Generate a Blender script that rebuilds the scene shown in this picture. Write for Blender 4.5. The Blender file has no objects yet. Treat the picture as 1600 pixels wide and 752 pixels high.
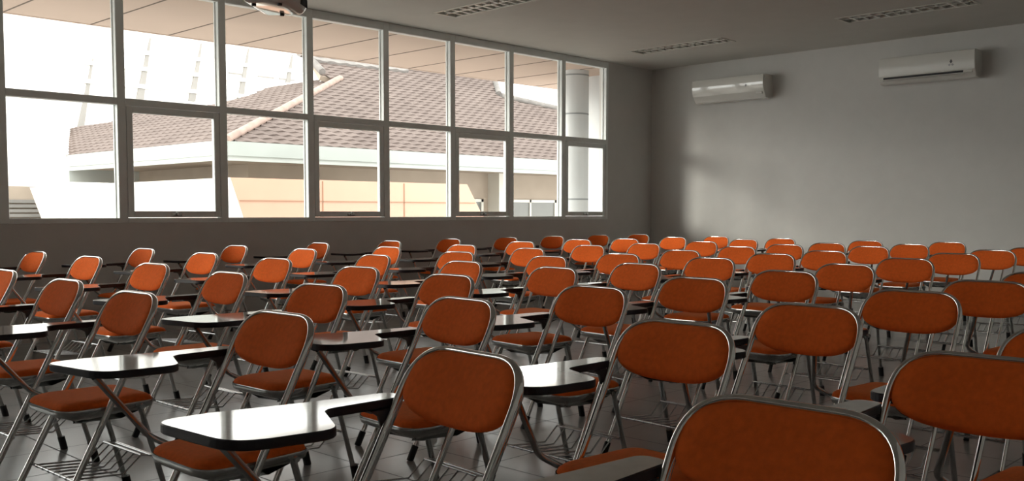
import bpy, math, random
from mathutils import Vector, Matrix
random.seed(7)
PI = math.pi
scene = bpy.context.scene
C = scene.collection

# ------------------------------------------------------------------ camera
EYE = 1.10
cam = bpy.data.cameras.new('camera')
cam.sensor_fit = 'HORIZONTAL'
cam.sensor_width = 36.0
cam.lens = 36.0 * 1506.55 / 1600
cam.shift_y = (423.16 - 376.0) / 1600
cam.clip_start = 0.02
cam_ob = bpy.data.objects.new('camera', cam)
C.objects.link(cam_ob)
YAW, PITCH = 0.7706, 0.0600
cf = Vector((math.cos(YAW) * math.cos(PITCH), math.sin(YAW) * math.cos(PITCH), -math.sin(PITCH)))
cr = Vector((math.sin(YAW), -math.cos(YAW), 0))
cu = cr.cross(cf)
cam_ob.matrix_world = Matrix(((cr.x, cu.x, -cf.x, 0), (cr.y, cu.y, -cf.y, 0), (cr.z, cu.z, -cf.z, EYE), (0, 0, 0, 1)))
scene.camera = cam_ob

# ------------------------------------------------------------------ light
world = bpy.data.worlds.new('overcast_sky')
scene.world = world
world.use_nodes = True
wn = world.node_tree
wn.nodes.clear()
w_out = wn.nodes.new('ShaderNodeOutputWorld')
w_bg = wn.nodes.new('ShaderNodeBackground')
w_bg.inputs['Color'].default_value = (1.0, 0.985, 0.95, 1)
w_bg.inputs['Strength'].default_value = 1.0
wn.links.new(w_bg.outputs[0], w_out.inputs['Surface'])

sun = bpy.data.lights.new('sun', 'SUN')
sun.energy = 0.50
sun.angle = math.radians(13.0)
sun.color = (1.0, 0.95, 0.86)
sun_ob = bpy.data.objects.new('sun', sun)
C.objects.link(sun_ob)
sun_ob.location = (-20, 2, 20)
sun_ob.rotation_euler = Vector((-0.86, 0.50, 0.182)).to_track_quat('Z', 'Y').to_euler()

scene.view_settings.view_transform = 'Standard'
scene.view_settings.look = 'None'
scene.view_settings.gamma = 1.0
scene.view_settings.use_curve_mapping = False
scene.view_settings.exposure = 2.15
scene.cycles.use_denoising = True
scene.cycles.max_bounces = 12
scene.cycles.diffuse_bounces = 6
scene.cycles.transparent_max_bounces = 12
scene.cycles.sample_clamp_indirect = 6.0


# ------------------------------------------------------------------ materials
def mat(name, col, rough=0.6, metal=0.0, spec=0.5, noise=0.0, nscale=30.0, bump=0.0, bscale=200.0, coat=0.0, sheen=0.0, col2=None):
    m = bpy.data.materials.new(name)
    m.use_nodes = True
    nt = m.node_tree
    b = nt.nodes['Principled BSDF']
    b.inputs['Base Color'].default_value = (*col, 1)
    b.inputs['Roughness'].default_value = rough
    b.inputs['Metallic'].default_value = metal
    b.inputs['Specular IOR Level'].default_value = spec
    b.inputs['Coat Weight'].default_value = coat
    b.inputs['Coat Roughness'].default_value = 0.06
    b.inputs['Sheen Weight'].default_value = sheen
    b.inputs['Sheen Roughness'].default_value = 0.4
    b.inputs['Sheen Tint'].default_value = (1, 0.6, 0.3, 1)
    if noise or bump or col2:
        tc = nt.nodes.new('ShaderNodeTexCoord')
        if noise or col2:
            n = nt.nodes.new('ShaderNodeTexNoise')
            n.inputs['Scale'].default_value = nscale
            n.inputs['Detail'].default_value = 4
            nt.links.new(tc.outputs['Object'], n.inputs['Vector'])
            r = nt.nodes.new('ShaderNodeValToRGB')
            r.color_ramp.elements[0].position = 0.3
            r.color_ramp.elements[1].position = 0.7
            lo = col2 if col2 else tuple(max(0, c * (1 - noise)) for c in col)
            hi = col if col2 else tuple(min(1, c * (1 + noise)) for c in col)
            r.color_ramp.elements[0].color = (*lo, 1)
            r.color_ramp.elements[1].color = (*hi, 1)
            nt.links.new(n.outputs['Fac'], r.inputs['Fac'])
            nt.links.new(r.outputs['Color'], b.inputs['Base Color'])
        if bump:
            n2 = nt.nodes.new('ShaderNodeTexNoise')
            n2.inputs['Scale'].default_value = bscale
            nt.links.new(tc.outputs['Object'], n2.inputs['Vector'])
            bp = nt.nodes.new('ShaderNodeBump')
            bp.inputs['Strength'].default_value = bump
            bp.inputs['Distance'].default_value = 0.002
            nt.links.new(n2.outputs['Fac'], bp.inputs['Height'])
            nt.links.new(bp.outputs['Normal'], b.inputs['Normal'])
    return m


def math_node(nt, op, a, b=None):
    n = nt.nodes.new('ShaderNodeMath')
    n.operation = op
    for i, v in enumerate((a, b)):
        if v is None:
            continue
        if isinstance(v, (int, float)):
            n.inputs[i].default_value = v
        else:
            nt.links.new(v, n.inputs[i])
    return n.outputs[0]


def tile_mat():
    m = mat('grey_floor_tile', (0.23, 0.225, 0.22), rough=0.22, spec=0.5)
    nt = m.node_tree
    b = nt.nodes['Principled BSDF']
    tc = nt.nodes.new('ShaderNodeTexCoord')
    sp = nt.nodes.new('ShaderNodeSeparateXYZ')
    nt.links.new(tc.outputs['Object'], sp.inputs[0])
    T = 0.41
    gx = math_node(nt, 'PINGPONG', math_node(nt, 'ADD', sp.outputs['X'], 100 * T - 1.70), T / 2)
    gy = math_node(nt, 'PINGPONG', math_node(nt, 'ADD', sp.outputs['Y'], 100 * T - 3.385), T / 2)
    g = math_node(nt, 'LESS_THAN', math_node(nt, 'MINIMUM', gx, gy), 0.0038)
    n = nt.nodes.new('ShaderNodeTexNoise')
    n.inputs['Scale'].default_value = 2.2
    n.inputs['Detail'].default_value = 6
    nt.links.new(tc.outputs['Object'], n.inputs['Vector'])
    r = nt.nodes.new('ShaderNodeValToRGB')
    r.color_ramp.elements[0].color = (0.26, 0.258, 0.254, 1)
    r.color_ramp.elements[1].color = (0.34, 0.337, 0.332, 1)
    nt.links.new(n.outputs['Fac'], r.inputs['Fac'])
    mx = nt.nodes.new('ShaderNodeMix')
    mx.data_type = 'RGBA'
    nt.links.new(g, mx.inputs['Factor'])
    nt.links.new(r.outputs['Color'], mx.inputs['A'])
    mx.inputs['B'].default_value = (0.05, 0.05, 0.05, 1)
    nt.links.new(mx.outputs['Result'], b.inputs['Base Color'])
    rr = math_node(nt, 'ADD', math_node(nt, 'MULTIPLY', g, 0.5), math_node(nt, 'ADD', math_node(nt, 'MULTIPLY', n.outputs['Fac'], 0.12), 0.17))
    nt.links.new(rr, b.inputs['Roughness'])
    return m


def roof_mat():
    m = mat('brown_roof_tile', (0.20, 0.13, 0.11), rough=0.9, spec=0.05)
    nt = m.node_tree
    b = nt.nodes['Principled BSDF']
    tc = nt.nodes.new('ShaderNodeTexCoord')
    n = nt.nodes.new('ShaderNodeTexNoise')
    n.inputs['Scale'].default_value = 1.4
    n.inputs['Detail'].default_value = 7
    n.inputs['Roughness'].default_value = 0.7
    nt.links.new(tc.outputs['Object'], n.inputs['Vector'])
    r = nt.nodes.new('ShaderNodeValToRGB')
    r.color_ramp.elements[0].position = 0.3
    r.color_ramp.elements[0].color = (0.145, 0.116, 0.107, 1)
    r.color_ramp.elements[1].position = 0.75
    r.color_ramp.elements[1].color = (0.215, 0.175, 0.16, 1)
    nt.links.new(n.outputs['Fac'], r.inputs['Fac'])
    nt.links.new(r.outputs['Color'], b.inputs['Base Color'])
    return m


def glass_mat():
    m = bpy.data.materials.new('window_glass')
    m.use_nodes = True
    nt = m.node_tree
    nt.nodes.clear()
    o = nt.nodes.new('ShaderNodeOutputMaterial')
    t = nt.nodes.new('ShaderNodeBsdfTransparent')
    t.inputs['Color'].default_value = (0.96, 0.975, 0.965, 1)
    g = nt.nodes.new('ShaderNodeBsdfGlossy')
    g.inputs['Roughness'].default_value = 0.02
    f = nt.nodes.new('ShaderNodeFresnel')
    f.inputs['IOR'].default_value = 1.35
    geo = nt.nodes.new('ShaderNodeNewGeometry')
    fac = math_node(nt, 'MULTIPLY', f.outputs[0], math_node(nt, 'SUBTRACT', 1.0, geo.outputs['Backfacing']))
    mx = nt.nodes.new('ShaderNodeMixShader')
    nt.links.new(fac, mx.inputs[0])
    nt.links.new(t.outputs[0], mx.inputs[1])
    nt.links.new(g.outputs[0], mx.inputs[2])
    nt.links.new(mx.outputs[0], o.inputs['Surface'])
    return m


M = {
    'wall': mat('grey_wall_paint', (0.66, 0.65, 0.63), rough=0.75, spec=0.3, noise=0.02, nscale=6, bump=0.05, bscale=300),
    'ceiling': mat('ceiling_paint', (0.66, 0.65, 0.615), rough=0.85, spec=0.2, noise=0.02, nscale=4),
    'floor': tile_mat(),
    'alu': mat('painted_aluminium', (0.84, 0.88, 0.87), rough=0.45, noise=0.03, nscale=8),
    'glass': glass_mat(),
    'chrome': mat('chrome_tube', (0.82, 0.82, 0.80), rough=0.08, metal=1.0, noise=0.06, nscale=40),
    'steel': mat('grey_steel', (0.50, 0.51, 0.50), rough=0.22, metal=0.9, noise=0.08, nscale=30),
    'wire': mat('chrome_wire', (0.60, 0.61, 0.62), rough=0.22, metal=1.0, noise=0.05, nscale=60),
    'fabric': mat('orange_upholstery', (0.92, 0.160, 0.026), rough=0.9, spec=0.15, noise=0.07, nscale=70, bump=0.35, bscale=900, sheen=0.25),
    'rubber': mat('black_rubber', (0.015, 0.015, 0.016), rough=0.6, noise=0.1, nscale=40),
    'edge': mat('dark_edge_band', (0.016, 0.014, 0.020), rough=0.35, noise=0.1, nscale=40),
    'laminate': mat('glossy_laminate', (0.40, 0.37, 0.345), rough=0.075, spec=0.8, noise=0.05, nscale=25, coat=0.4),
    'bracket': mat('dark_bracket', (0.10, 0.10, 0.10), rough=0.5, noise=0.1, nscale=20),
    'plastic': mat('white_plastic', (0.72, 0.71, 0.67), rough=0.28, noise=0.01, nscale=5, coat=0.3),
    'plastic_gloss': mat('glossy_white_plastic', (0.74, 0.73, 0.69), rough=0.10, spec=0.8, noise=0.01, nscale=5, coat=0.8),
    'slot': mat('dark_slot', (0.012, 0.012, 0.014), rough=0.6, noise=0.1, nscale=20),
    'emblem_dark': mat('dark_emblem', (0.10, 0.10, 0.10), rough=0.4, noise=0.05, nscale=90),
    'emblem_grey': mat('grey_emblem', (0.42, 0.42, 0.42), rough=0.4, noise=0.05, nscale=90),
    'reflector': mat('lamp_reflector', (0.82, 0.82, 0.78), rough=0.35, metal=0.0, noise=0.02, nscale=20),
    'lamp_frame': mat('lamp_frame_paint', (0.70, 0.69, 0.64), rough=0.5, noise=0.02, nscale=20),
    'soffit': mat('soffit_board', (0.54, 0.42, 0.35), rough=0.8, noise=0.04, nscale=1.5),
    'joint': mat('soffit_joint', (0.15, 0.12, 0.10), rough=0.9, noise=0.1, nscale=5),
    'concrete_white': mat('white_column_panel', (0.58, 0.60, 0.61), rough=0.4, noise=0.03, nscale=3),
    'ring': mat('column_joint', (0.25, 0.27, 0.28), rough=0.6, noise=0.05, nscale=5),
    'roof': roof_mat(),
    'cap': mat('pink_ridge_mortar', (0.32, 0.23, 0.195), rough=0.85, noise=0.18, nscale=5),
    'ridge_grey': mat('weathered_ridge_tile', (0.20, 0.185, 0.175), rough=0.9, noise=0.22, nscale=4),
    'fascia': mat('pale_green_fascia', (0.335, 0.36, 0.345), rough=0.6, noise=0.04, nscale=2),
    'fascia_light': mat('pale_fascia_lip', (0.43, 0.455, 0.44), rough=0.6, noise=0.04, nscale=2),
    'beige': mat('beige_plaster', (0.34, 0.28, 0.225), rough=0.85, noise=0.08, nscale=2),
    'peach': mat('peach_panel', (0.60, 0.365, 0.265), rough=0.5, noise=0.03, nscale=1.5),
    'pale_sunlit_panel': mat('pale_sunlit_panel', (0.74, 0.71, 0.66), rough=0.5, noise=0.03, nscale=1.5),
    'panel_joint': mat('panel_joint', (0.36, 0.20, 0.13), rough=0.8, noise=0.05, nscale=5),
    'far_white': mat('far_white_wall', (0.86, 0.85, 0.83), rough=0.7, noise=0.02, nscale=0.6),
    'far_grey': mat('far_grey_recess', (0.30, 0.285, 0.27), rough=0.8, noise=0.06, nscale=1.0),
    'dark_glass': mat('dark_window_glass', (0.16, 0.16, 0.15), rough=0.15, noise=0.05, nscale=2),
    'win_frame': mat('pale_window_frame', (0.60, 0.58, 0.53), rough=0.5, noise=0.03, nscale=4),
    'louvre': mat('grey_louvre', (0.20, 0.19, 0.18), rough=0.7, noise=0.1, nscale=4),
    'ground': mat('pale_paving', (0.29, 0.27, 0.25), rough=0.9, noise=0.12, nscale=0.8),
    'slab': mat('slab_concrete', (0.45, 0.43, 0.40), rough=0.9, noise=0.06, nscale=1.0),
    'lens': mat('projector_lens', (0.03, 0.03, 0.05), rough=0.08, noise=0.05, nscale=20),
}


# ------------------------------------------------------------------ mesh helpers
class MB:
    def __init__(self):
        self.v, self.f, self.mi, self.sm = [], [], [], []

    def add(self, verts, faces, mi=0, smooth=False):
        o = len(self.v)
        self.v += [tuple(p) for p in verts]
        self.f += [tuple(i + o for i in f) for f in faces]
        self.mi += [mi] * len(faces)
        self.sm += [smooth] * len(faces)

    def box(self, x0, x1, y0, y1, z0, z1, mi=0):
        v = [(x, y, z) for z in (z0, z1) for y in (y0, y1) for x in (x0, x1)]
        self.add(v, [(0, 2, 3, 1), (4, 5, 7, 6), (0, 1, 5, 4), (2, 6, 7, 3), (0, 4, 6, 2), (1, 3, 7, 5)], mi)

    def bbox(self, x0, x1, y0, y1, z0, z1, b, mi=0):
        """box with chamfered edges"""
        cx, cy, cz = (x0 + x1) / 2, (y0 + y1) / 2, (z0 + z1) / 2
        h = ((x1 - x0) / 2, (y1 - y0) / 2, (z1 - z0) / 2)
        b = min(b, min(h) * 0.9)
        verts, idx = [], {}
        for sx in (-1, 1):
            for sy in (-1, 1):
                for sz in (-1, 1):
                    for a in range(3):
                        e = [h[0] - b, h[1] - b, h[2] - b]
                        e[a] = h[a]
                        idx[(sx, sy, sz, a)] = len(verts)
                        verts.append((cx + sx * e[0], cy + sy * e[1], cz + sz * e[2]))
        faces = []
        S = (-1, 1)
        for a in range(3):
            for s in S:
                q = []
                for (p, r) in ((-1, -1), (1, -1), (1, 1), (-1, 1)):
                    k = [0, 0, 0]
                    k[a] = s
                    k[(a + 1) % 3] = p
                    k[(a + 2) % 3] = r
                    q.append(idx[(k[0], k[1], k[2], a)])
                faces.append(q if s > 0 else q[::-1])
        for a in range(3):
            c, d = (a + 1) % 3, (a + 2) % 3
            for s in S:
                for t in S:
                    k0, k1 = [0, 0, 0], [0, 0, 0]
                    k0[a], k1[a] = -1, 1
                    k0[c] = k1[c] = s
                    k0[d] = k1[d] = t
                    q = [idx[(*k0, c)], idx[(*k1, c)], idx[(*k1, d)], idx[(*k0, d)]]
                    faces.append(q if s * t > 0 else q[::-1])
        for sx in S:
            for sy in S:
                for sz in S:
                    q = [idx[(sx, sy, sz, a)] for a in range(3)]
                    faces.append(q if sx * sy * sz > 0 else q[::-1])
        self.add(verts, faces, mi)

    def tube(self, pts, ra, rb=None, n=10, ref=None, mi=0, cap=True):
        """sweep an ellipse (ra along the reference normal, rb across) along pts"""
        rb = ra if rb is None else rb
        pts = [Vector(p) for p in pts]
        rings = []
        ref = Vector(ref) if ref else None
        prev = None
        for i, p in enumerate(pts):
            t = (pts[min(i + 1, len(pts) - 1)] - pts[max(i - 1, 0)]).normalized()
            if ref is not None:
                a = (ref - t * ref.dot(t)).normalized()
            elif prev is None:
                q = Vector((0, 0, 1)) if abs(t.z) < 0.9 else Vector((1, 0, 0))
                a = (q - t * q.dot(t)).normalized()
            else:
                a = (prev - t * prev.dot(t)).normalized()
            prev = a
            b = t.cross(a)
            rings.append([p + a * (ra * math.cos(2 * PI * k / n)) + b * (rb * math.sin(2 * PI * k / n)) for k in range(n)])
        v = [q for r in rings for q in r]
        f = []
        for i in range(len(rings) - 1):
            for k in range(n):
                k2 = (k + 1) % n
                f.append((i * n + k, i * n + k2, (i + 1) * n + k2, (i + 1) * n + k))
        self.add(v, f, mi, True)
        if cap:
            m = (len(rings) - 1) * n
            self.add(rings[0], [tuple(range(n))[::-1]], mi)
            self.add(rings[-1], [tuple(range(n))], mi)

    def prism(self, poly, z0, z1, mi_top=0, mi_side=0, bev=0.0, place=None):
        """extrude a 2D outline; optional chamfer on both rims"""
        n = len(poly)
        c = inset(poly, bev) if bev else poly
        rings = [(c, z0), (poly, z0 + bev), (poly, z1 - bev), (c, z1)] if bev else [(poly, z0), (poly, z1)]
        place = place or (lambda x, y, z: (x, y, z))
        vs = [place(x, y, z) for ring, z in rings for x, y in ring]
        k = len(rings)
        self.add([vs[i] for i in range(n)], [tuple(range(n))[::-1]], mi_side)
        self.add([vs[(k - 1) * n + i] for i in range(n)], [tuple(range(n))], mi_top)
        f = []
        for r in range(k - 1):
            for i in range(n):
                j = (i + 1) % n
                f.append((r * n + i, r * n + j, (r + 1) * n + j, (r + 1) * n + i))
        self.add(vs, f, mi_side)

    def build(self, name, mats, parent=None, recalc=False):
        me = bpy.data.meshes.new(name)
        me.from_pydata(self.v, [], self.f)
        for m in (mats if isinstance(mats, (list, tuple)) else [mats]):
            me.materials.append(m)
        me.polygons.foreach_set('material_index', self.mi)
        me.polygons.foreach_set('use_smooth', self.sm)
        me.update()
        if recalc:
            import bmesh
            bm = bmesh.new()
            bm.from_mesh(me)
            bmesh.ops.remove_doubles(bm, verts=bm.verts, dist=1e-5)
            bmesh.ops.recalc_face_normals(bm, faces=bm.faces)
            bm.to_mesh(me)
            bm.free()
        o = bpy.data.objects.new(name, me)
        C.objects.link(o)
        if parent:
            o.parent = parent
        return o


def inset(poly, d):
    n = len(poly)
    area = sum(poly[i][0] * poly[(i + 1) % n][1] - poly[(i + 1) % n][0] * poly[i][1] for i in range(n))
    s = 1 if area > 0 else -1
    out = []
    for i in range(n):
        a, b, c = Vector(poly[i - 1]), Vector(poly[i]), Vector(poly[(i + 1) % n])
        e = ((b - a).normalized() + (c - b).normalized())
        e = e.normalized() if e.length > 1e-9 else Vector((1, 0))
        nrm = Vector((-e.y, e.x)) * s
        out.append((b.x + nrm.x * d, b.y + nrm.y * d))
    return out


def fillet(pts, radii, seg=6, closed=True):
    """round the corners of a 2D or 3D polyline"""
    P = [Vector(p) for p in pts]
    n = len(P)
    out = []
    for i in range(n):
        r = radii[i] if isinstance(radii, (list, tuple)) else radii
        if r <= 0 or (not closed and i in (0, n - 1)):
            out.append(P[i])
            continue
        a, b, c = P[i - 1], P[i], P[(i + 1) % n]
        u, w = (a - b).normalized(), (c - b).normalized()
        ang = u.angle(w)
        d = min(r / math.tan(ang / 2), (a - b).length * 0.49, (c - b).length * 0.49)
        p0, p1 = b + u * d, b + w * d
        for k in range(seg + 1):
            t = k / seg
            out.append(p0 * (1 - t) ** 2 + b * (2 * t * (1 - t)) + p1 * t * t)
    return [tuple(p) for p in out]


def cushion(mb, outline, place, up, down, rings=7, mi=0, power=4.0):
    """a padded slab: an outline lofted to a crowned front and back"""
    n = len(outline)
    cx = sum(p[0] for p in outline) / n
    cy = sum(p[1] for p in outline) / n
    S = [math.sin(PI / 2 * (k + 1) / rings) for k in range(rings)]
    vs, fs = [], []
    for sgn, amp in ((1, up), (-1, down)):
        base = len(vs)
        vs.append(place(cx, cy, sgn * amp))
        for s in S:
            h = amp * max(0.0, 1 - s ** power) ** 0.5
            for x, y in outline:
                vs.append(place(cx + (x - cx) * s, cy + (y - cy) * s, sgn * h))
        for i in range(n):
            j = (i + 1) % n
            t = (base, base + 1 + i, base + 1 + j)
            fs.append(t if sgn > 0 else t[::-1])
            for k in range(rings - 1):
                a = base + 1 + k * n
                q = (a + i, a + n + i, a + n + j, a + j)
                fs.append(q if sgn > 0 else q[::-1])
    mb.add(vs, fs, mi, True)


def empty(name, loc=(0, 0, 0), rz=0.0):
    o = bpy.data.objects.new(name, None)
    C.objects.link(o)
    o.location = loc
    o.rotation_euler = (0, 0, rz)
    o.empty_display_size = 0.1
    return o


def tag(o, label, cat, group=None, kind=None):
    o['label'] = label
    o['category'] = cat
    if group:
        o['group'] = group
    if kind:
        o['kind'] = kind
    return o


# ------------------------------------------------------------------ room shell
X0, X1 = -5.2, 11.78          # front wall / end wall carrying the air conditioners
Y0, Y1 = -1.2, 8.55           # wall away from the windows / window wall
ZC = 3.206
WX0, WX1 = -4.163, 10.72      # window band
ZS, ZT = 1.053, 3.12          # sill and head of the glass

m = MB(); m.box(X0 - .2, X1 + .2, Y0 - .2, Y1 + .16, -.25, 0)
tag(m.build('floor', M['floor']), 'glossy grey square floor tiles with dark grout under the chairs', 'floor', kind='structure')

LAMPS = [(6.98, 7.08), (10.35, 7.08), (10.22, 4.18)]
LW, LL = 0.155, 0.69
xs = sorted({X0 - .2, X1 + .2, *[a for x, y in LAMPS for a in (x - LW, x + LW)]})
ys = sorted({Y0 - .2, Y1 + .16, *[a for x, y in LAMPS for a in (y - LL, y + LL)]})
m = MB()
for i in range(len(xs) - 1):
    for j in range(len(ys) - 1):
        cx, cy = (xs[i] + xs[i + 1]) / 2, (ys[j] + ys[j + 1]) / 2
        if any(abs(cx - x) < LW and abs(cy - y) < LL for x, y in LAMPS):
            continue
        m.box(xs[i], xs[i + 1], ys[j], ys[j + 1], ZC, ZC + .02)
m.box(X0 - .2, X1 + .2, Y0 - .2, Y1 + .16, ZC + .16, ZC + .34)
tag(m.build('ceiling', M['ceiling']), 'plain pale painted ceiling above the classroom', 'ceiling', kind='structure')

m = MB(); m.box(X1, X1 + .2, Y0 - .2, Y1 + .16, 0, ZC)
tag(m.build('wall_back', M['wall']), 'plain grey end wall carrying two air conditioners', 'wall', kind='structure')
m = MB(); m.box(X0 - .2, X0, Y0 - .2, Y1 + .16, 0, ZC)
tag(m.build('wall_front', M['wall']), 'plain grey wall that the chairs face', 'wall', kind='structure')
m = MB(); m.box(X0, X1, Y0 - .2, Y0, 0, ZC)
tag(m.build('wall_right', M['wall']), 'plain grey wall opposite the windows', 'wall', kind='structure')
m = MB()
m.box(X0, X1, Y1, Y1 + .16, 0, ZS - .045)
m.box(X0, WX0 - .08, Y1, Y1 + .16, ZS - .045, ZC)
m.box(WX1 + .03, X1, Y1, Y1 + .16, ZS - .045, ZC)
tag(m.build('wall_window', M['wall']), 'grey wall below and beside the long band of windows', 'wall', kind='structure')

# windows: one bay per pane column, X = right edge of the post on its left
BAYS = 15  # the first bays, out of view, are added to light the chair fronts
for b in range(BAYS):
    xl = 2.837 - 7 + b
    xr = xl + 1 - .075 if b < BAYS - 1 else WX1 - .02
    sash = (b % 2 == 0)       # every other bay opens
    w = empty('window_%d' % (b + 1), (xl, Y1, ZS - .045))
    tag(w, 'aluminium window bay with a fixed upper pane and %s' % ('a hinged sash below' if sash else 'a fixed lower pane'), 'window', 'window bays along the left wall', 'structure')
    L = lambda x: x - xl
    z = lambda q: q - (ZS - .045)
    yi, yo = -.004, .085
    f = MB()
    f.bbox(L(xl - .078), L(xl), yi, yo, 0, z(ZC), .004)                 # post
    f.bbox(L(xl), L(xr), yi, yo, z(ZT), z(ZC), .004)                    # head
    f.bbox(L(xl), L(xr), yi, yo, 0, z(ZS), .004)                        # sill
    f.bbox(L(xl), L(xr), yi, yo, z(2.062), z(2.125), .004)              # transom
    if b == BAYS - 1:
        f.bbox(L(xr), L(WX1 + .03), yi, yo, 0, z(ZC), .004)
    f.box(L(xl), L(xl + .012), .05, .068, z(ZS), z(ZT))                 # glazing beads
    f.box(L(xr - .012), L(xr), .05, .068, z(ZS), z(ZT))
    f.build('window_frame', M['alu'], w)
    g = MB(); g.box(L(xl + .004), L(xr - .004), .056, .060, z(2.12), z(ZT + .004))
    g.build('upper_pane', M['glass'], w)
    if not sash:
        g = MB(); g.box(L(xl + .004), L(xr - .004), .056, .060, z(ZS - .004), z(2.066))
        g.build('lower_pane', M['glass'], w)
    else:
        s = MB()
        a0, a1, c0, c1, t = L(xl + .006), L(xr - .006), z(ZS + .004), z(2.058), .058
        s.bbox(a0, a0 + t, .0, .048, c0, c1, .004)
        s.bbox(a1 - t, a1, .0, .048, c0, c1, .004)
        s.bbox(a0 + t, a1 - t, .0, .048, c0, c0 + t, .004)
        s.bbox(a0 + t, a1 - t, .0, .048, c1 - t, c1, .004)
        so = s.build('sash', M['alu'], w)
        g = MB(); g.box(a0 + t - .004, a1 - t + .004, .026, .030, c0 + t - .004, c1 - t + .004)
        g.build('lower_pane', M['glass'], so)
        h = MB()
        xm = (a0 + a1) / 2
        h.bbox(xm - .05, xm + .05, -.014, .0, c0 + .012, c0 + .034, .004)
        h.bbox(xm - .012, xm + .012, -.028, -.012, c0 + .016, c0 + .05, .004)
        h.build('handle', M['steel'], so)

# ------------------------------------------------------------------ outside: our own eave and column
m = MB()
m.box(-7, 16, Y1 + .16, 11.0, 3.2, 3.26, 0)
for k in range(-10, 14):
    x = 2.72 + .915 * k
    m.box(x - .009, x + .009, Y1 + .17, 10.99, 3.196, 3.2005, 1)
m.box(-7, 16, 10.96, 11.0, 3.194, 3.5, 0)
tag(m.build('eave_soffit', [M['soffit'], M['joint']]), 'beige boarded underside of the eave outside the windows', 'eave', kind='structure')
m = MB(); m.box(-7, 16, Y0 - 1, 11.0, ZC + .36, ZC + .5)
tag(m.build('roof_slab', M['slab']), 'concrete roof slab over the classroom and its eave', 'roof', kind='structure')

t = empty('round_column', (11.05, 9.42, -4))
tag(t, 'white round column outside the last window bay', 'column', kind='structure')
m = MB(); m.tube([(0, 0, 0), (0, 0, 7.2)], .205, n=40)
m.build('shaft', M['concrete_white'], t)
for zz in (5.29, 6.55, 7.12):
    m = MB(); m.tube([(0, 0, zz), (0, 0, zz + .022)], .2065, n=40)
    m.build('joint_ring', M['ring'], t)
m = MB(); m.box(11.62, 12.1, Y1 + .16, 9.75, -4, 3.2)
tag(m.build('wall_fin', M['concrete_white']), 'white outer wall fin behind the round column', 'wall', kind='structure')
m = MB(); m.box(-30, 60, 8.8, 70, -4.2, -4)
tag(m.build('ground', M['ground']), 'pale paved ground between the buildings', 'ground', kind='structure')

# ------------------------------------------------------------------ outside: the tiled-roof building
bld = empty('neighbouring_building', (9.0, 16.0, -4))
tag(bld, 'low building with a brown tiled hip roof seen through the windows', 'building')
O = Vector((9.0, 16.0, -4))


def rel(p):
    return tuple(Vector(p) - O)


def tiled(poly, eave_dir, up_dir, nrm, name, course=.18, pitch=.30, lift=0.0, mt='roof'):
    """courses of wavy tiles laid over a planar roof polygon"""
    e, u, nn = Vector(eave_dir).normalized(), Vector(up_dir).normalized(), Vector(nrm).normalized()
    o = Vector(poly[0])
    P2 = [((Vector(p) - o).dot(e), (Vector(p) - o).dot(u)) for p in poly]
    mb = MB()
    vmin, vmax = min(p[1] for p in P2), max(p[1] for p in P2)
    k = 0
    v = vmin
    while v < vmax:
        v1 = min(v + course, vmax)
        # clip span of the polygon at the course's middle
        xs_ = []
        vm = (v + v1) / 2
        n = len(P2)
        for i in range(n):
            a, b = P2[i], P2[(i + 1) % n]
            if (a[1] - vm) * (b[1] - vm) < 0:
                xs_.append(a[0] + (b[0] - a[0]) * (vm - a[1]) / (b[1] - a[1]))
        xs_.sort()
        for q in range(0, len(xs_) - 1, 2):
            a, b = xs_[q], xs_[q + 1]
            cnt = max(2, int((b - a) / pitch * 4))
            vs, fs = [], []
            off = .18 * k
            for i in range(cnt + 1):
                x = a + (b - a) * i / cnt
                wv = .016 * math.sin(2 * PI * (x / pitch + off))
                base = o + e * x
                vs.append(rel(base + u * (v - .02) + nn * (.034 + lift + wv)))
                vs.append(rel(base + u * (v1 + .02) + nn * (.012 + lift + wv * .6)))
                vs.append(rel(base + u * (v - .02) + nn * (-.02)))
            for i in range(cnt):
                j = i * 3
                fs.append((j, j + 3, j + 4, j + 1))
                fs.append((j + 2, j + 5, j + 3, j))
            mb.add(vs, fs, 0, False)
        v = v1
        k += 1
    return mb.build(name, M[mt], bld)


FRONT = [(9.07, 16.0, 2.40), (22.2, 16.0, 2.40), (22.2, 18.8, 4.02), (21.44, 18.93, 4.10), (19.82, 19.22, 4.27), (19.47, 19.48, 4.42),
         (20.54, 20.75, 5.16), (13.9, 20.55, 5.04), (13.45, 19.39, 4.37), (13.9, 19.26, 4.29)]
fn = Vector((0, -.58, 1)).normalized()
tiled(FRONT, (1, 0, 0), (0, 1, .58), fn, 'roof_slope')
LEFT = [(9.07, 16.0, 2.40), (13.9, 19.26, 4.29), (14.2, 20.68, 4.43), (14.02, 22.59, 4.39), (13.27, 22.21, 4.10), (12.68, 22.7, 3.87), (13.24, 29.13, 4.17), (12.12, 27.62, 3.72), (11.82, 29.8, 3.63), (9.06, 22.88, 2.5), (8.82, 22.55, 2.40)]
ln = Vector((-.3818, -.0114, 1)).normalized()
le = Vector((9.07 - 8.8172, 16.0 - 22.551, 0)).normalized()
tiled(LEFT, le, ln.cross(le), ln, 'roof_slope', course=.30)
RB = [(13.72, 20.08, 4.766), (20.0, 20.32, 4.906), (20.5, 20.8, 5.184), (13.9, 20.6, 5.068)]
tiled(RB, (1, .033, .02), (0, 1, .58), fn, 'ridge_course', course=.27, pitch=.42, lift=.05, mt='ridge_grey')
m = MB()
m.tube([rel((9.02, 15.97, 2.43)), rel((13.92, 19.28, 4.33))], .075, .095, n=8)
m.build('hip_cap', M['cap'], bld)
m = MB()
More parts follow.
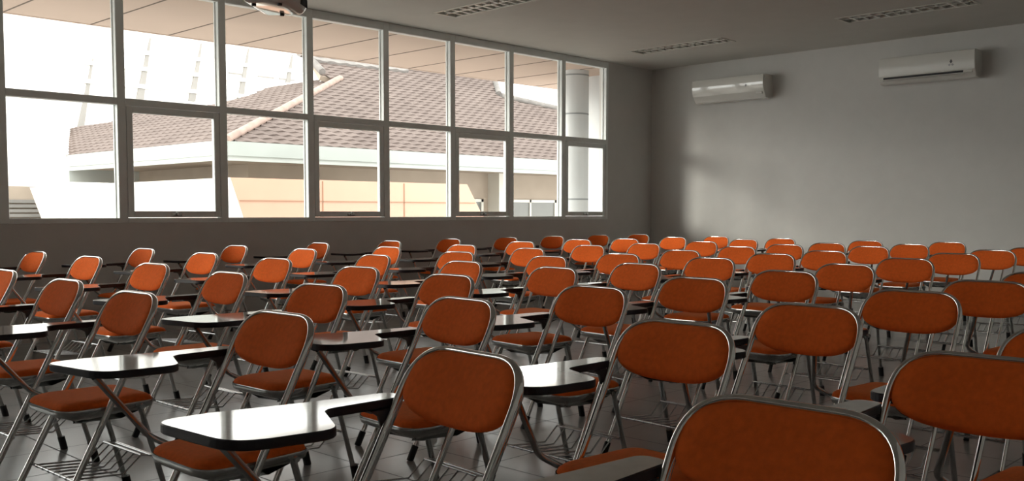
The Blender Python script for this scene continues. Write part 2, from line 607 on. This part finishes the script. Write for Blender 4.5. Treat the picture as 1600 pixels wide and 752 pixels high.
for i in range(22):
    a = i / 22
    b = (i + 1.25) / 22
    p = Vector((13.7, 20.62, 5.06)).lerp(Vector((20.6, 20.82, 5.18)), a)
    q = Vector((13.7, 20.62, 5.06)).lerp(Vector((20.6, 20.82, 5.18)), min(1, b))
    m.tube([rel(p + Vector((0, 0, .05))), rel(q)], .15, .17, n=8)
m.build('ridge_cap', M['ridge_grey'], bld)
m = MB()
m.tube([rel((13.5, 19.4, 4.45)), rel((13.75, 20.5, 5.06))], .09, n=6)
m.tube([rel((20.62, 20.8, 5.18)), rel((19.5, 19.45, 4.46))], .09, n=6)
m.tube([rel((19.5, 19.36, 4.40)), rel((22.2, 18.85, 4.08))], .09, n=6)
m.build('verge_cap', M['ridge_grey'], bld)
# solid body under the tiles so that the roof has thickness
m = MB()
def deck(poly, nrm):
    a = [rel(Vector(p) - Vector(nrm) * .02) for p in poly]
    b = [rel(Vector(p) - Vector(nrm) * .14) for p in poly]
    n = len(poly)
    m.add(a, [tuple(range(n))])
    m.add(b, [tuple(range(n))[::-1]])
    m.add(a + b, [(i, (i + 1) % n, n + (i + 1) % n, n + i) for i in range(n)])
deck(FRONT, fn)
deck(LEFT, ln)
m.build('roof_deck', M['beige'], bld)
# fascia
m = MB()
def run(p, q, z0, z1, d, out, mi=0):
    p, q, out = Vector((p[0], p[1], 0)), Vector((q[0], q[1], 0)), Vector((out[0], out[1], 0))
    v = []
    for zz in (z0, z1):
        for a in (p, q):
            for s in (0, d):
                w = a + out * s
                v.append(rel((w.x, w.y, zz)))
    m.add(v, [(0, 2, 3, 1), (4, 5, 7, 6), (1, 3, 7, 5), (0, 4, 6, 2), (0, 1, 5, 4), (2, 6, 7, 3)], mi)
run((8.84, 16.02), (22.2, 16.02), 2.14, 2.40, .10, (0, -1))
run((8.84, 16.02), (22.2, 16.02), 2.05, 2.14, .06, (0, -1), 1)
run((8.96, 16.021), (8.84, 22.5), 2.14, 2.40, .12, (-1, 0))
run((8.96, 16.021), (8.84, 22.5), 2.05, 2.14, .08, (-1, 0), 1)
run((8.76, 22.5), (10.6, 22.5), 1.80, 2.40, .10, (0, 1), 1)
m.build('fascia', [M['fascia'], M['fascia_light']], bld)
m = MB()
m.add([rel(p) for p in ((9.0, 16.0, 2.08), (22.2, 16.0, 2.08), (22.2, 17.4, 2.08), (10.3, 17.4, 2.08), (10.3, 22.4, 2.08), (8.9, 22.4, 2.08))], [(0, 1, 2, 3), (0, 3, 4, 5)])
m.build('eave_underside', M['beige'], bld)
m = MB()
m.box(1.3 + .0, 13.2, 1.4, 6.3, 0, 6.35)
m.build('outer_wall', M['beige'], bld)
# windows and pier in the front wall
def bwin(x0, x1, z0, z1):
    fr = MB()
    yy = 1.4
    for a in ((x0, x0 + .07, z0, z1), (x1 - .07, x1, z0, z1), (x0, x1, z0, z0 + .07), (x0, x1, z1 - .07, z1), ((x0 + x1) / 2 - .03, (x0 + x1) / 2 + .03, z0, z1)):
        fr.box(a[0] - 9, a[1] - 9, yy - .05, yy + .02, a[2] + 4, a[3] + 4)
    fo = fr.build('window_frame', M['win_frame'], bld)
    g = MB(); g.box(x0 + .06 - 9, x1 - .06 - 9, yy - .02, yy - .01, z0 + .06 + 4, z1 - .06 + 4)
    g.build('pane', M['dark_glass'], fo)
bwin(15.1, 16.85, .2, 1.44)
bwin(17.55, 19.6, .2, 1.44)
bwin(19.9, 21.4, .2, 1.44)
m = MB(); m.box(8.05, 8.45, 1.0, 1.4, 0, 6.1)
m.build('pier', M['win_frame'], bld)

# peach panelled canopy in front of that building
cp = empty('panelled_canopy', (7.9, 13.9, -4))
tag(cp, 'peach panelled canopy block standing before the tiled-roof building', 'canopy')
zt, zb = 5.66, 3.9
dl, dr = .62, 1.2
A = [(0, 0, zt), (5.15, 0, zt), (5.15, 1.2, zt), (1.2, 1.2, zt), (1.2, 8.6, zt), (0, 8.6, zt)]
B = [(dl, 0, zb), (5.15 + dr, 0, zb), (5.15 + dr, 1.2, zb), (1.2 + dl, 1.2, zb), (1.2 + dl, 8.7, zb), (dl, 8.7, zb)]
m = MB()
m.add(A + B, [(0, 1, 2, 3), (0, 3, 4, 5), (6, 9, 8, 7), (6, 11, 10, 9)], 1)
for i in range(6):
    j = (i + 1) % 6
    m.add([A[i], A[j], B[j], B[i]], [(0, 3, 2, 1)], 0 if i == 0 else 1)  # sun glare put into the paler colour of all but the peach front
m.build('panel_body', [M['peach'], M['pale_sunlit_panel']], cp)
m = MB()
m.box(.16, 5.36, -.012, .004, 5.285, 5.30)
m.box(.36, 5.62, -.012, .004, 4.83, 4.845)
for x in (1.75, 3.55):
    m.box(x - .008, x + .008, -.012, .004, 3.95, 5.64)
m.build('panel_joint', M['panel_joint'], cp)
m = MB()
m.tube([(2.2, .6, 0), (2.2, .6, 3.95)], .22, n=20)
m.build('post', M['pale_sunlit_panel'], cp)
m = MB()
m.tube([(5.2, .6, 0), (5.2, .6, 3.95)], .22, n=20)
m.build('post', M['pale_sunlit_panel'], cp)
m = MB()
m.tube([(1.3, 6.4, 0), (1.3, 6.4, 3.95)], .22, n=20)
m.build('post', M['pale_sunlit_panel'], cp)

# far pale building with leaning tapered recesses
fb = empty('tall_white_building', (12, 35, -4))
tag(fb, 'tall pale building with slanted tapering strips beyond the tiled roof', 'building')
m = MB(); m.box(-12, 12.6, 0, 8, 0, 12.6)
m.build('facade', M['far_white'], fb)
for k in range(6):
    x = 14.25 + 2.05 * (k) - (0.0 if k else .1)
    wd = (.12, .15, .14, .17, .24, .30)[k]
    apex_z = (6.6, 7.6, 7.65, 7.7, 7.7, 7.75)[k] + 4
    bot_z = (4.0, 5.2, 5.4, 5.0, 4.6, 4.4)[k] + 4
    dx = -.20 * (apex_z - bot_z)
    xa = x - 12 + .4
    m = MB()
    front = [(xa - .02, apex_z), (xa + .02, apex_z), (xa + dx + wd, bot_z), (xa + dx - wd, bot_z)]
    vs = [(a, -.06, b) for a, b in front] + [(a, .02, b) for a, b in front]
    m.add(vs, [(0, 1, 2, 3), (4, 7, 6, 5), (0, 3, 7, 4), (1, 5, 6, 2), (3, 2, 6, 7), (0, 4, 5, 1)], 0)
    m.build('slanted_strip', M['far_grey'], fb)
m = MB()
for zz in (6.95, 6.35, 5.7):
    m.box(2.2, 11.6, -.10, .02, zz + 4, zz + 4 + .14)
m.build('floor_band', M['far_white'], fb)
m = MB()
for x in (7.9, 9.2, 10.2):
    for zz in (7.05, 6.62):
        m.box(x, x + .75, -.05, .02, zz + 4, zz + 4.05)
m.build('window_ledge', M['far_grey'], fb)

# small low block at the far left
lb = empty('low_block', (4, 24, -4))
tag(lb, 'low beige block with grey louvres at the far left beyond the canopy', 'building')
m = MB(); m.box(0, 5.2, 0, 3, 0, 5.72)
m.build('block_wall', M['beige'], lb)
m = MB()
for k in range(14):
    m.box(.1, 5.1, -.10, .01, 3.9 + k * .11, 3.9 + k * .11 + .075)
m.build('louvre', M['louvre'], lb)

# ------------------------------------------------------------------ ceiling lights
LTXT = ['recessed twin louvred ceiling light nearest the windows at the top of the photo',
        'recessed louvred ceiling light above the air conditioner next to the windows',
        'recessed louvred ceiling light above the air conditioner farther from the windows']
for (lx, ly), txt in zip(LAMPS, LTXT):
    t = empty('ceiling_light', (lx, ly, ZC))
    tag(t, txt, 'ceiling light', 'louvred ceiling lights')
    m = MB()
    for s in (-1, 1):
        m.box(s * LW - .014, s * LW + .014, -LL - .014, LL + .014, -.005, .002)
        m.box(-LW, LW, s * LL - .014, s * LL + .014, -.005, .002)
    for s in (-1, 1):
        m.box(s * LW - .004, s * LW + .004, -LL, LL, 0, .10)
        m.box(-LW, LW, s * LL - .004, s * LL + .004, 0, .10)
    m.build('frame', M['lamp_frame'], t)
    m = MB(); m.box(-LW, LW, -LL, LL, .095, .105)
    m.build('reflector', M['steel'], t)
    m = MB()
    m.box(-.012, .012, -LL, LL, .004, .06)
    nb = 12
    for k in range(1, nb):
        y = -LL + 2 * LL * k / nb
        for sx in (-1, 1):
            x0, x1 = (sx * .012, sx * LW)
            vs = [(x0, y - .012, .003), (x1, y - .012, .003), (x1, y + .012, .003), (x0, y + .012, .003), (x0, y - .003, .06), (x1, y - .003, .06), (x1, y + .003, .06), (x0, y + .003, .06)]
            m.add(vs, [(0, 1, 2, 3), (4, 7, 6, 5), (0, 4, 5, 1), (3, 2, 6, 7), (0, 3, 7, 4), (1, 5, 6, 2)])
    m.build('louvre', M['reflector'], t)
    for sx in (-.08, .08):
        m = MB(); m.tube([(sx, -LL + .05, .075), (sx, LL - .05, .075)], .013, n=10)
        m.build('tube_lamp', M['plastic'], t)


# ------------------------------------------------------------------ air conditioners
def aircon(yc, zb, label, gloss, slot):
    t = empty('air_conditioner', (X1, yc, zb))
    tag(t, label, 'air conditioner', 'split air conditioners on the end wall')
    HW, D, Hh = .555, .225, .315
    prof = fillet([(0, 0.03), (0, Hh), (-D + .02, Hh), (-D, Hh - .04), (-D - .005, .10), (-D + .05, .0), (-.09, -.005)], [.0, .006, .02, .03, .05, .03, .03], 5)
    m = MB()
    n = len(prof)
    ring = lambda y, s=1.0: [(px * (1 if s == 1 else .985), y, Hh / 2 + (pz - Hh / 2) * s) for px, pz in prof]
    rs = [ring(-HW, .96), ring(-HW + .012), ring(HW - .012), ring(HW, .96)]
    vs = [p for r_ in rs for p in r_]
    fs = []
    for k in range(3):
        for i in range(n):
            j = (i + 1) % n
            fs.append((k * n + i, k * n + j, (k + 1) * n + j, (k + 1) * n + i))
    fs.append(tuple(range(n)))
    fs.append(tuple(range(3 * n, 4 * n))[::-1])
    m.add(vs, fs)
    m.build('housing', M['plastic_gloss' if gloss else 'plastic'], t, recalc=True)
    # front panel: a sheet bowed outwards from top to bottom
    m = MB()
    NZ = 10
    zz = [.088 + (Hh - .012 - .088) * i / NZ for i in range(NZ + 1)]
    bow = .030 if gloss else .012
    xf = [-D - .004 - bow * (1 - ((i / NZ - .62) / .62) ** 2) for i in range(NZ + 1)]
    A, B = -HW + .004, HW - .004
    ol = [(x, q) for x, q in zip(xf, zz)] + [(-D + .03, zz[-1]), (-D + .03, zz[0])]
    n = len(ol)
    vs = [(x, A, q) for x, q in ol] + [(x, B, q) for x, q in ol]
    m.add(vs, [(i, i + n, i + 1 + n, i + 1) for i in range(NZ)], 0, True)
    m.add(vs, [(i, i + n, (i + 1) % n + n, (i + 1) % n) for i in range(NZ, n)] + [tuple(range(n)), tuple(range(n, 2 * n))[::-1]])
    m.build('front_panel', M['plastic_gloss' if gloss else 'plastic'], t)
    XE = min(xf)
    # louvre flap
    m = MB()
    if slot:
        m.box(-D + .006, -D + .05, -HW + .10, HW - .055, .058, .086)
        m.build('air_slot', M['slot'], t)
        m = MB()
        v = [(-D - .03, 0, .030), (-D + .045, 0, .062), (-D + .047, 0, .055), (-D - .027, 0, .023)]
        a, b = -HW + .13, HW - .06
        m.add([(x, a, zz) for x, _, zz in v] + [(x, b, zz) for x, _, zz in v], [(0, 1, 5, 4), (1, 2, 6, 5), (2, 3, 7, 6), (3, 0, 4, 7), (0, 3, 2, 1), (4, 5, 6, 7)])
        m.build('louvre_flap', M['plastic'], t)
    else:
        v = [(-D - .004, 0, .088), (-D + .045, 0, .012), (-D + .05, 0, .018), (-D + .002, 0, .094)]
        a, b = -HW + .05, HW - .05
        m.add([(x, a, zz) for x, _, zz in v] + [(x, b, zz) for x, _, zz in v], [(0, 1, 5, 4), (1, 2, 6, 5), (2, 3, 7, 6), (3, 0, 4, 7), (0, 3, 2, 1), (4, 5, 6, 7)])
        m.build('louvre_flap', M['plastic_gloss'], t)
    # emblem: three small diamonds
    def diamond(y, zz, w, h, mm):
        d = MB()
        x = XE - .001
        d.add([(x, y - w, zz), (x, y, zz - h), (x, y + w, zz), (x, y, zz + h), (x + .002, y - w, zz), (x + .002, y, zz - h), (x + .002, y + w, zz), (x + .002, y, zz + h)],
              [(0, 1, 2, 3), (0, 4, 5, 1), (1, 5, 6, 2), (2, 6, 7, 3), (3, 7, 4, 0)])
        d.build('emblem_diamond', mm, t)
    ye, ze = -HW + .26, .165
    if slot:
        diamond(ye, ze + .026, .017, .026, M['emblem_dark'])
        diamond(ye - .017, ze - .012, .018, .014, M['emblem_grey'])
        diamond(ye + .017, ze - .012, .018, .014, M['emblem_grey'])
    else:
        diamond(ye, ze + .01, .014, .02, M['emblem_grey'])
    m = MB(); m.bbox(-D + .0, -D + .03, -HW + .03, -HW + .13, .05, .085, .005)
    m.build('receiver_window', M['plastic_gloss'], t)


aircon(7.125, 2.628, 'glossy white wall air conditioner with a closed flap nearest the room corner', True, False)
aircon(4.475, 2.645, 'white wall air conditioner with an open dark slot farther from the windows', False, True)

# ------------------------------------------------------------------ ceiling projector at the top edge
pj = empty('ceiling_projector', (3.32, 5.27, 2.36), math.radians(40))
tag(pj, 'pale glossy projector hanging from the ceiling at the top edge before the windows', 'projector')
m = MB()
out = fillet([(-.235, -.15), (.235, -.15), (.235, .15), (-.235, .15)], .07, 8)
i1 = inset(out, .03)
i2 = inset(out, .012)
n = len(out)
lay = [(inset(out, .05), .0), (i1, .006), (i2, .022), (out, .045), (out, .085), (i2, .11), (i1, .118)]
vs = [(x, y, zz) for o_, zz in lay for x, y in o_]
fs = [tuple(range(n))[::-1], tuple(range((len(lay) - 1) * n, len(lay) * n))]
for k in range(len(lay) - 1):
    for i in range(n):
        j = (i + 1) % n
        fs.append((k * n + i, k * n + j, (k + 1) * n + j, (k + 1) * n + i))
m.add(vs, fs, 0, True)
m.build('body', M['plastic_gloss'], pj)
m = MB(); m.tube([(-.16, -.13, .06), (-.16, -.175, .06)], .042, n=20)
m.build('lens', M['lens'], pj)
m = MB()
for k in range(6):
    m.box(.05 + k * .025, .062 + k * .025, -.153, -.145, .04, .09)
m.build('vent', M['slot'], pj)
for x, y in ((-.15, -.08), (-.15, .08), (.15, 0)):
    m = MB()
    m.tube([(x, y, -.012), (x, y, .004)], .014, n=12)
    m.build('foot', M['slot'], pj)
m = MB()
m.tube([(0, 0, .115), (0, 0, ZC - 2.36)], .02, n=14)
m.bbox(-.07, .07, -.07, .07, ZC - 2.375, ZC - 2.36, .003)
m.build('ceiling_mount', M['plastic'], pj)

# ------------------------------------------------------------------ the chairs
# local frame: x forward, y to the sitter's left, origin on the floor
LEAN = .53


def px(zz):
    return -.20 + LEAN * (.80 - zz)


def make_chair():
    root = empty('tablet_chair')
    nrm = Vector((1, 0, LEAN)).normalized()
    # front legs and back hoop: one bent tube
    HB, HW = .197, .189
    path = [(px(.03), -HB, .03), (px(.60), -HW, .60), (px(.795), -HW, .795), (px(.795), HW, .795), (px(.60), HW, .60), (px(.03), HB, .03)]
    pts = fillet(path, [0, .2, .145, .145, .2, 0], 12, closed=False)
    pts = [(x + .012 * min(1, (y / HW) ** 2), y, zz) for x, y, zz in pts]
    m = MB(); m.tube(pts, .0125, .0078, n=10, ref=nrm)
    fr = m.build('front_frame', M['chrome'], root)
    for s in (-1, 1):
        m = MB()
        m.tube([(px(.062) + .012, s * HB, .062), (px(.056) + .012, s * HB, .056), (px(.012) + .012, s * HB, .012), (px(0) + .012, s * HB, .0)], .017, .0125, n=10, ref=nrm)
        m.build('rubber_foot', M['rubber'], fr)
    # rear legs
    for s in (-1, 1):
        m = MB()
        y = s * .165
        m.tube([(-.105, y, .405), (-.135, y, .30), (-.212, y * 1.02, .02)], .0105, n=9)
        lg = m.build('rear_leg', M['steel'], root)
        m = MB()
        m.tube([(-.206, y * 1.02, .06), (-.207, y * 1.02, .054), (-.218, y * 1.02, .006), (-.219, y * 1.02, .0)], .0165, n=10)
        m.build('rubber_foot', M['rubber'], lg)
    m = MB()
    m.tube([(-.160, -.166, .205), (-.160, .166, .205)], .0065, n=8)
    m.build('stretcher', M['wire'], root)
    # seat
    out = fillet([(-.175, -.155), (.170, -.178), (.170, .178), (-.175, .155)], [.05, .085, .085, .05], 8)
    m = MB(); cushion(m, out, lambda x, y, h: (x, y, .417 + h), .026, .006, 8, power=7)
    m.build('seat', M['fabric'], root)
    lay = [(inset(out, -.003), .417), (inset(out, -.005), .410), (inset(out, .0), .394), (inset(out, .035), .378), (inset(out, .11), .352)]
    n = len(out)
    m = MB()
    vs = [(x, y, zz) for o_, zz in lay for x, y in o_]
    fs = []
    for k in range(len(lay) - 1):
        for i in range(n):
            j = (i + 1) % n
            fs.append((k * n + j, k * n + i, (k + 1) * n + i, (k + 1) * n + j))
    m.add(vs, fs, 0, True)
    m.add([vs[i] for i in range((len(lay) - 1) * n, len(lay) * n)], [tuple(range(n))[::-1]])
    m.tube([(-.11, -.184, .402), (-.11, .184, .402)], .009, n=8)          # rear hinge rod
    m.tube([(px(.405), -.186, .405), (px(.405), .186, .405)], .008, n=8)  # pivot rod through the front legs
    m.build('seat_pan', M['steel'], root)
    # backrest pad
    o2 = []
    for k in range(48):
        a = 2 * PI * k / 48
        ca, sa = math.cos(a), math.sin(a)
        e = 3.3 if sa > 0 else 2.6
        o2.append((math.copysign(.1850 * abs(ca) ** (2 / e), ca), .7185 + math.copysign((.0740 if sa > 0 else .0730) * abs(sa) ** (2 / e), sa)))
    m = MB()
    cushion(m, o2, lambda y, zz, h: tuple(Vector((px(zz) - .004 + .016 * (y / .18) ** 2, y, zz)) + nrm * h), .018, .016, 8, power=6)
    m.build('backrest', M['fabric'], root)
    # writing tablet on the sitter's right
    poly = [(.045, .268), (.045, .202), (.268, .190), (.338, .010), (.548, .030), (.592, .318), (.47, .322), (.28, .290)]
    rr = [.034, .034, .05, .055, .10, .055, .1, .1]
    ol = fillet([(d - .20, -e) for d, e in poly], rr, 8)
    m = MB(); m.prism(ol, .659, .680, 0, 1, .0025)
    tb = m.build('writing_tablet', [M['laminate'], M['edge']], root, recalc=False)
    m = MB()
    pr = [(.055, .655), (.15, .655), (.135, .640), (.085, .60), (.080, .60)]
    tri = [(px(.655) + .004, .656), (-.055, .656), (-.075, .643), (px(.62) + .022, .616), (px(.62), .616)]
    m.prism(tri, -.205, -.199, 0, 0, 0, place=lambda a, b, c: (a, c, b))
    m.prism([(px(.655) + .005, .650), (-.06, .650), (-.06, .656), (px(.655) + .005, .656)], -.245, -.205, 0, 0, 0, place=lambda a, b, c: (a, c, b))
    m.build('tablet_bracket', M['bracket'], tb)
    # bent support tube under the tablet
    p = [(.325, -.13, .655), (.122, -.245, .440), (.055, -.215, .398), (-.03, -.200, .392)]
    pts = fillet(p, [0, .07, .05, 0], 8, closed=False)
    m = MB(); m.tube(pts, .0095, n=9)
    m.build('tablet_brace', M['steel'], root)
    # wire book rack under the seat
    m = MB()
    xf, zf = px(.17), .17
    m.tube([(xf, -.20, zf), (xf, .20, zf)], .0055, n=7)
    m.tube([(-.115, -.15, .215), (-.115, .15, .215)], .0045, n=7)
    for k in range(7):
        y = -.15 + .30 * k / 6
        m.tube([(xf - .004, y, zf + .004), (-.045, y, zf - .012), (-.115, y, .215), (-.16, y, .206)] if k in (0, 6) else [(xf - .004, y, zf + .004), (-.045, y, zf - .012), (-.115, y, .215)], .0034, n=6)
        m.tube([(xf, y - .006, zf), (xf, y + .006, zf)], .0075, n=7)
    m.build('book_rack', M['wire'], root)
    return root


def copy_chair(src):
    r = src.copy()
    C.objects.link(r)
    for ch in list(src.children):
        c = ch.copy()
        C.objects.link(c)
        c.parent = r
        for g in ch.children:
            d = g.copy()
            C.objects.link(d)
            d.parent = c
    return r


CHAIRS = [
    (1, 2, [(2.791, 7.790, 2.5), (3.649, 7.791, 1.8), (4.572, 7.912, 2.9), (5.543, 8.022, -0.8), (6.458, 8.038, -0.4), (7.446, 8.190, 1.0), (8.374, 8.190, 1.0), (9.225, 8.190, 0.8), (10.14, 8.190, -0.6), (10.85, 8.055, -1.0)]),
    (2, 2, [(2.733, 6.657, 3.9), (3.573, 6.631, 3.3), (4.549, 6.786, 0.0), (5.326, 6.656, -0.1), (6.150, 6.582, 1.8), (7.293, 6.913, 2.8), (8.298, 6.991, 3.7), (8.920, 6.801, 3.2), (9.926, 6.829, 0.3), (10.61, 6.655, 0.2)]),
    (3, 1, [(1.779, 5.401, 0.0), (2.619, 5.469, 4.7), (3.481, 5.525, 4.3), (4.265, 5.472, -0.6), (5.051, 5.459, 2.6), (5.972, 5.565, -0.8), (6.901, 5.675, 1.0), (7.692, 5.624, 0.5), (8.646, 5.596, 2.8), (9.650, 5.689, -3.3), (10.32, 5.60, 1.2)]),
    (4, 1, [(1.717, 4.425, 1.5), (2.499, 4.389, 0.7), (3.262, 4.322, 1.2), (4.073, 4.346, -2.4), (4.962, 4.433, -3.2), (5.648, 4.352, 1.2), (6.516, 4.402, -0.9), (7.557, 4.513, -0.3), (8.353, 4.484, 1.5), (9.047, 4.402, 2.2), (10.075, 4.466, 0.5)]),
    (5, 1, [(1.632, 3.549, 1.7), (2.350, 3.372, 2.1), (3.153, 3.456, -1.1), (3.971, 3.498, -5.0), (4.615, 3.417, -5.0), (5.540, 3.506, 0.8), (6.401, 3.537, 2.3), (7.163, 3.501, 0.8), (8.392, 3.682, -2.9), (9.255, 3.668, -3.1), (10.195, 3.661, -2.7)]),
    (6, 1, [(1.599, 2.497, 0.4), (2.310, 2.455, -4.7), (3.054, 2.475, -2.6), (3.789, 2.474, -3.2), (4.562, 2.434, -2.8), (5.400, 2.501, -5.0), (6.361, 2.544, -0.4), (7.374, 2.601, 0.0), (8.256, 2.615, -3.9), (9.002, 2.549, 0.0)]),
    (7, 1, [(1.435, 1.498, -4.7), (2.224, 1.498, -2.1), (2.930, 1.469, -5.0), (3.733, 1.459, -2.2), (4.500, 1.440, 0.0), (5.268, 1.435, 0.0)]),
    (8, 1, [(1.393, 0.727, 0.0), (2.140, 0.677, 0.0), (2.774, 0.652, 0.0)]),
]
ORD = ['', 'first', 'second', 'third', 'fourth', 'fifth', 'sixth', 'seventh', 'eighth', 'ninth', 'tenth', 'last']
proto = make_chair()
first = True
for col, r0, spots in CHAIRS:
    for k, (qx, qy, yaw) in enumerate(spots):
        c = proto if first else copy_chair(proto)
        first = False
        a = math.radians(yaw)
        c.location = (qx - .20 * math.cos(a), qy - .20 * math.sin(a), 0)
        c.rotation_euler = (0, 0, PI + a)
        row = r0 + k
        rt = 'front row' if row == 1 else ('last row by the end wall' if row == 11 else ORD[row] + ' row from the front')
        ct = 'column beside the windows' if col == 1 else ORD[col] + ' column from the windows'
        tag(c, 'orange padded tablet chair, %s, %s' % (rt, ct), 'chair', 'orange tablet chairs in rows')
